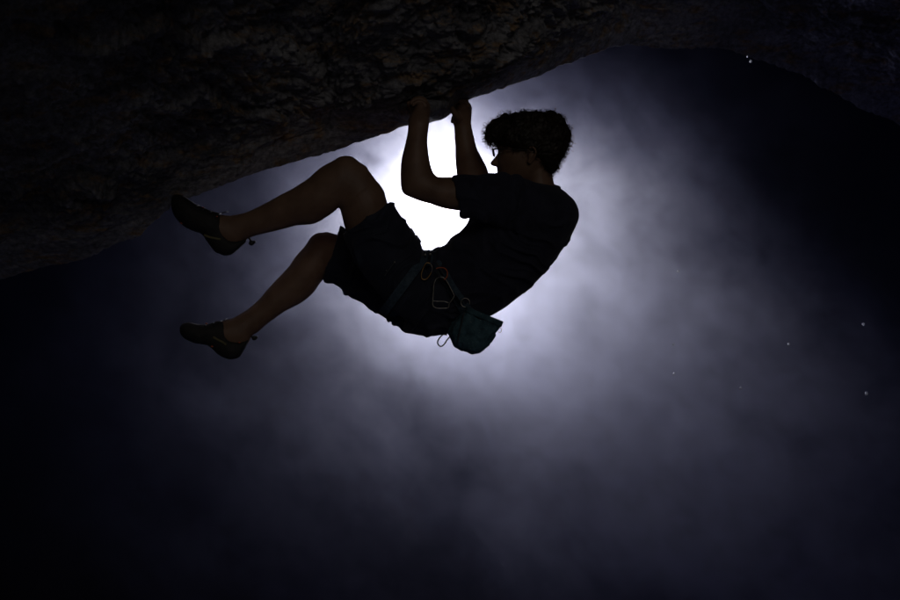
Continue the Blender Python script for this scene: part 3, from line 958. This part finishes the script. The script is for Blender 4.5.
# ================================================================== WATER DROPS
def drop_mat():
    m, nt, b = mat('water_drop')
    out = nt.nodes['Material Output']
    nt.nodes.remove(b)
    gl = N(nt, 'ShaderNodeBsdfGlass'); gl.inputs['IOR'].default_value = 1.33; gl.inputs['Roughness'].default_value = 0.16
    tr = N(nt, 'ShaderNodeBsdfTranslucent'); tr.inputs[0].default_value = (0.92, 0.95, 0.97, 1)
    mx = N(nt, 'ShaderNodeMixShader'); mx.inputs[0].default_value = 0.45
    nt.links.new(gl.outputs[0], mx.inputs[1]); nt.links.new(tr.outputs[0], mx.inputs[2]); nt.links.new(mx.outputs[0], out.inputs['Surface'])
    v = coords(nt)
    bm_ = N(nt, 'ShaderNodeBump'); bm_.inputs['Strength'].default_value = .15; bm_.inputs['Distance'].default_value = .001
    nt.links.new(noise(nt, v, 300, 2), bm_.inputs['Height']); nt.links.new(bm_.outputs[0], gl.inputs['Normal'])
    return m


M_DROP = drop_mat()
DROPS = [(866.3, 393.5, 0.1, .0066, 'brightest white water drop, lowest of the specks at the dark right edge of the mist'),
         (863.5, 324.3, 0.1, .0058, 'bright white water drop straight above the brightest one at the right edge'),
         (788.5, 344.2, 0.1, .0052, 'white water drop falling midway between the shoulder mist and the right edge'),
         (740.6, 388, 0.1, .0040, 'faint water drop in the dark mist, lower left of the midway white one'),
         (678.2, 271.4, 0.1, .0042, 'faint water drop level with the back of the climber, above all other mist specks'),
         (673.4, 344.3, 0.1, .0038, 'tiny faint water drop right of the chalk bag, upper of two close together'),
         (673.8, 374, 0.1, .0038, 'tiny dim water drop right of the chalk bag, lower of two close together'),
         (750.6, 61.2, .55, .0056, 'white water drop hanging just under the lip of the rock arch'),
         (747.2, 56.5, .55, .0040, 'small water drop clinging to the rock arch lip beside a larger one')]
for (x, y, w, r, lab) in DROPS:
    d = MB()
    ellipsoid(d, P(x, y, w), r*.9, r*1.1, r, 12, 10)
    o = d.build('water_drop', M_DROP)
    o.data.transform(__import__('mathutils').Matrix.Translation(-Vector(P(x, y, w))))
    o.location = P(x, y, w)
    tag(o, lab, 'water drop', 'water drops in the mist')


# ================================================================== MIST
def build_mist():
    """a bank of lit mist behind the climber: dense round the lamp, trailing off to the lower right"""
    C = P(560, 260, 3.4)
    hx, hy, hz = 4.6, 3.0, 3.6
    V = [C+np.array([sx*hx, sy*hy, sz*hz]) for sx in (-1, 1) for sy in (-1, 1) for sz in (-1, 1)]
    lo = min(v[2] for v in V)
    V = [np.array([v[0], v[1], max(v[2], 0.12) if v[2] == lo else v[2]]) for v in V]
    F = [(0, 1, 3, 2), (4, 6, 7, 5), (0, 4, 5, 1), (2, 3, 7, 6), (0, 2, 6, 4), (1, 5, 7, 3)]
    m = bpy.data.materials.new('mist')
    m.use_nodes = True
    nt = m.node_tree
    nt.nodes.clear()
    out = N(nt, 'ShaderNodeOutputMaterial')
    pv = N(nt, 'ShaderNodeVolumePrincipled')
    pv.inputs['Color'].default_value = (0.865, 0.89, 0.97, 1)
    pv.inputs['Anisotropy'].default_value = 0.45
    va = N(nt, 'ShaderNodeVolumeAbsorption')
    va.inputs['Color'].default_value = (0.0, 0.06, 1.0, 1)
    va.inputs['Density'].default_value = 0.195
    ash = N(nt, 'ShaderNodeAddShader')
    nt.links.new(pv.outputs[0], ash.inputs[0]); nt.links.new(va.outputs[0], ash.inputs[1])
    nt.links.new(ash.outputs[0], out.inputs['Volume'])
    tc = N(nt, 'ShaderNodeTexCoord')

    def blob(center, radii, rot, power):
        mp = N(nt, 'ShaderNodeMapping', vector_type='TEXTURE')
        mp.inputs['Location'].default_value = center
        mp.inputs['Rotation'].default_value = (0, rot, 0)
        mp.inputs['Scale'].default_value = radii
        nt.links.new(tc.outputs['Object'], mp.inputs[0])
        ln = N(nt, 'ShaderNodeVectorMath', operation='LENGTH')
        nt.links.new(mp.outputs[0], ln.inputs[0])
        mr = N(nt, 'ShaderNodeMapRange', interpolation_type='SMOOTHERSTEP')
        mr.inputs['From Min'].default_value = 1.0; mr.inputs['From Max'].default_value = 0.0
        nt.links.new(ln.outputs['Value'], mr.inputs['Value'])
        pw = N(nt, 'ShaderNodeMath', operation='MULTIPLY'); pw.inputs[1].default_value = power
        nt.links.new(mr.outputs[0], pw.inputs[0])
        return pw.outputs[0]

    def loc(px, py, w): return tuple(P(px, py, w)-C)
    b1 = blob(loc(*MIST1[0]), MIST1[1], MIST1[2], MIST1[3])
    b2 = blob(loc(*MIST2[0]), MIST2[1], MIST2[2], MIST2[3])
    sm = N(nt, 'ShaderNodeMath', operation='ADD')
    b3 = blob(loc(*MIST3[0]), MIST3[1], MIST3[2], MIST3[3])
    s0 = N(nt, 'ShaderNodeMath', operation='ADD')
    nt.links.new(b1, s0.inputs[0]); nt.links.new(b3, s0.inputs[1])
    b4 = blob(loc(*MIST4[0]), MIST4[1], MIST4[2], MIST4[3])
    s1 = N(nt, 'ShaderNodeMath', operation='ADD')
    nt.links.new(s0.outputs[0], s1.inputs[0]); nt.links.new(b4, s1.inputs[1])
    nt.links.new(s1.outputs[0], sm.inputs[0]); nt.links.new(b2, sm.inputs[1])
    mp = N(nt, 'ShaderNodeMapping', vector_type='TEXTURE'); mp.inputs['Rotation'].default_value = (0, math.radians(38), 0); mp.inputs['Scale'].default_value = (1.2, 1.1, 0.88)
    nt.links.new(tc.outputs['Object'], mp.inputs[0])
    nz = N(nt, 'ShaderNodeTexNoise'); nz.inputs['Scale'].default_value = 1.7; nz.inputs['Detail'].default_value = 3; nz.inputs['Roughness'].default_value = .55; nz.inputs['Distortion'].default_value = .6
    nt.links.new(mp.outputs[0], nz.inputs['Vector'])
    mr = N(nt, 'ShaderNodeMapRange'); mr.inputs['From Min'].default_value = .32; mr.inputs['From Max'].default_value = .70
    mr.inputs['To Min'].default_value = .22; mr.inputs['To Max'].default_value = 1.7
    nt.links.new(nz.outputs['Fac'], mr.inputs['Value'])
    ml = N(nt, 'ShaderNodeMath', operation='MULTIPLY')
    nt.links.new(sm.outputs[0], ml.inputs[0]); nt.links.new(mr.outputs[0], ml.inputs[1])
    mp2 = N(nt, 'ShaderNodeMapping', vector_type='TEXTURE'); mp2.inputs['Rotation'].default_value = (0, math.radians(42), 0); mp2.inputs['Scale'].default_value = (1.12, 1.1, 0.92)
    nt.links.new(tc.outputs['Object'], mp2.inputs[0])
    n2 = N(nt, 'ShaderNodeTexNoise'); n2.inputs['Scale'].default_value = 4.6; n2.inputs['Detail'].default_value = 4; n2.inputs['Roughness'].default_value = .62; n2.inputs['Distortion'].default_value = 1.6
    nt.links.new(mp2.outputs[0], n2.inputs['Vector'])
    mr2 = N(nt, 'ShaderNodeMapRange'); mr2.inputs['From Min'].default_value = .34; mr2.inputs['From Max'].default_value = .66
    mr2.inputs['To Min'].default_value = .25; mr2.inputs['To Max'].default_value = 1.75
    nt.links.new(n2.outputs['Fac'], mr2.inputs['Value'])
    ml2 = N(nt, 'ShaderNodeMath', operation='MULTIPLY')
    nt.links.new(ml.outputs[0], ml2.inputs[0]); nt.links.new(mr2.outputs[0], ml2.inputs[1])
    nt.links.new(ml2.outputs[0], pv.inputs['Density'])
    m.cycles.volume_sampling = 'MULTIPLE_IMPORTANCE'
    o = link('mist', np.array(V)-C, F, m, None, False)
    o.location = C
    tag(o, kind='stuff')


MIST3 = ((400, 340, 2.3), (2.4, 1.7, 1.9), 0.0, 0.075)
MIST1 = ((498, 280, 2.3), (1.6, 1.5, 1.42), 0.0, 0.64)
MIST4 = ((470, 420, 2.4), (4.0, 2.6, 3.0), 0.0, 0.07)
MIST2 = ((680, 455, 2.3), (2.6, 1.7, 1.5), math.radians(38), 0.92)
build_mist()

# ================================================================== LIGHT
w = bpy.data.worlds.new('World')
scene.world = w
w.use_nodes = True
nt = w.node_tree
bgn = nt.nodes['Background']
sky = nt.nodes.new('ShaderNodeTexSky')
sky.sky_type = 'NISHITA'
sky.sun_disc = False
SUN_EL, SUN_AZ = math.radians(7.0), math.radians(168)
sky.sun_elevation = SUN_EL
sky.sun_rotation = SUN_AZ
nt.links.new(sky.outputs[0], bgn.inputs['Color'])
bgn.inputs['Strength'].default_value = 0.00022

sl = bpy.data.lights.new('front_fill_sun', 'SUN')  # added fill from behind the camera, standing in for soft ambient light
sl.energy = 0.168
sl.angle = math.radians(25)
sl.color = (1.0, 0.93, 0.86)
so_ = bpy.data.objects.new('front_fill_sun', sl)
col.objects.link(so_)
dvec = -Vector((math.sin(SUN_AZ)*math.cos(SUN_EL), math.cos(SUN_AZ)*math.cos(SUN_EL), math.sin(SUN_EL)))
so_.rotation_euler = dvec.to_track_quat('-Z', 'Y').to_euler()

ll = bpy.data.lights.new('lamp_light', 'SPOT')
ll.energy = 318
ll.spot_size = math.radians(152)
ll.spot_blend = 1.0
ll.shadow_soft_size = 0.055
ll.color = (1.0, 0.945, 0.665)
lo_ = bpy.data.objects.new('lamp_light', ll)
col.objects.link(lo_)
lo_.location = P(442, 191, 2.8)
lo_.rotation_euler = (Vector(P(600, 440, -1.5))-Vector(P(442, 191, 2.8))).to_track_quat('-Z', 'Y').to_euler()

# ================================================================== CAMERA
cam = bpy.data.cameras.new('camera')
cam.sensor_width = 36
cam.lens = 36*FPX/900
cam.clip_end = 2000
cam.dof.use_dof = True
cam.dof.focus_distance = DIST
cam.dof.aperture_fstop = 5.0
co_ = bpy.data.objects.new('camera', cam)
col.objects.link(co_)
co_.location = CAM
co_.rotation_euler = (math.pi/2+PITCH, 0, 0)
scene.camera = co_

scene.view_settings.view_transform = 'Standard'
scene.view_settings.look = 'None'
scene.view_settings.exposure = 0
scene.view_settings.gamma = 1
scene.view_settings.use_curve_mapping = False
scene.render.engine = 'CYCLES'
cy = scene.cycles
cy.use_denoising = True
cy.denoiser = 'OPENIMAGEDENOISE'
cy.max_bounces = 5
cy.diffuse_bounces = 2
cy.glossy_bounces = 2
cy.transmission_bounces = 4
cy.transparent_max_bounces = 8
cy.volume_bounces = 1
cy.volume_step_rate = 0.7
cy.volume_max_steps = 64
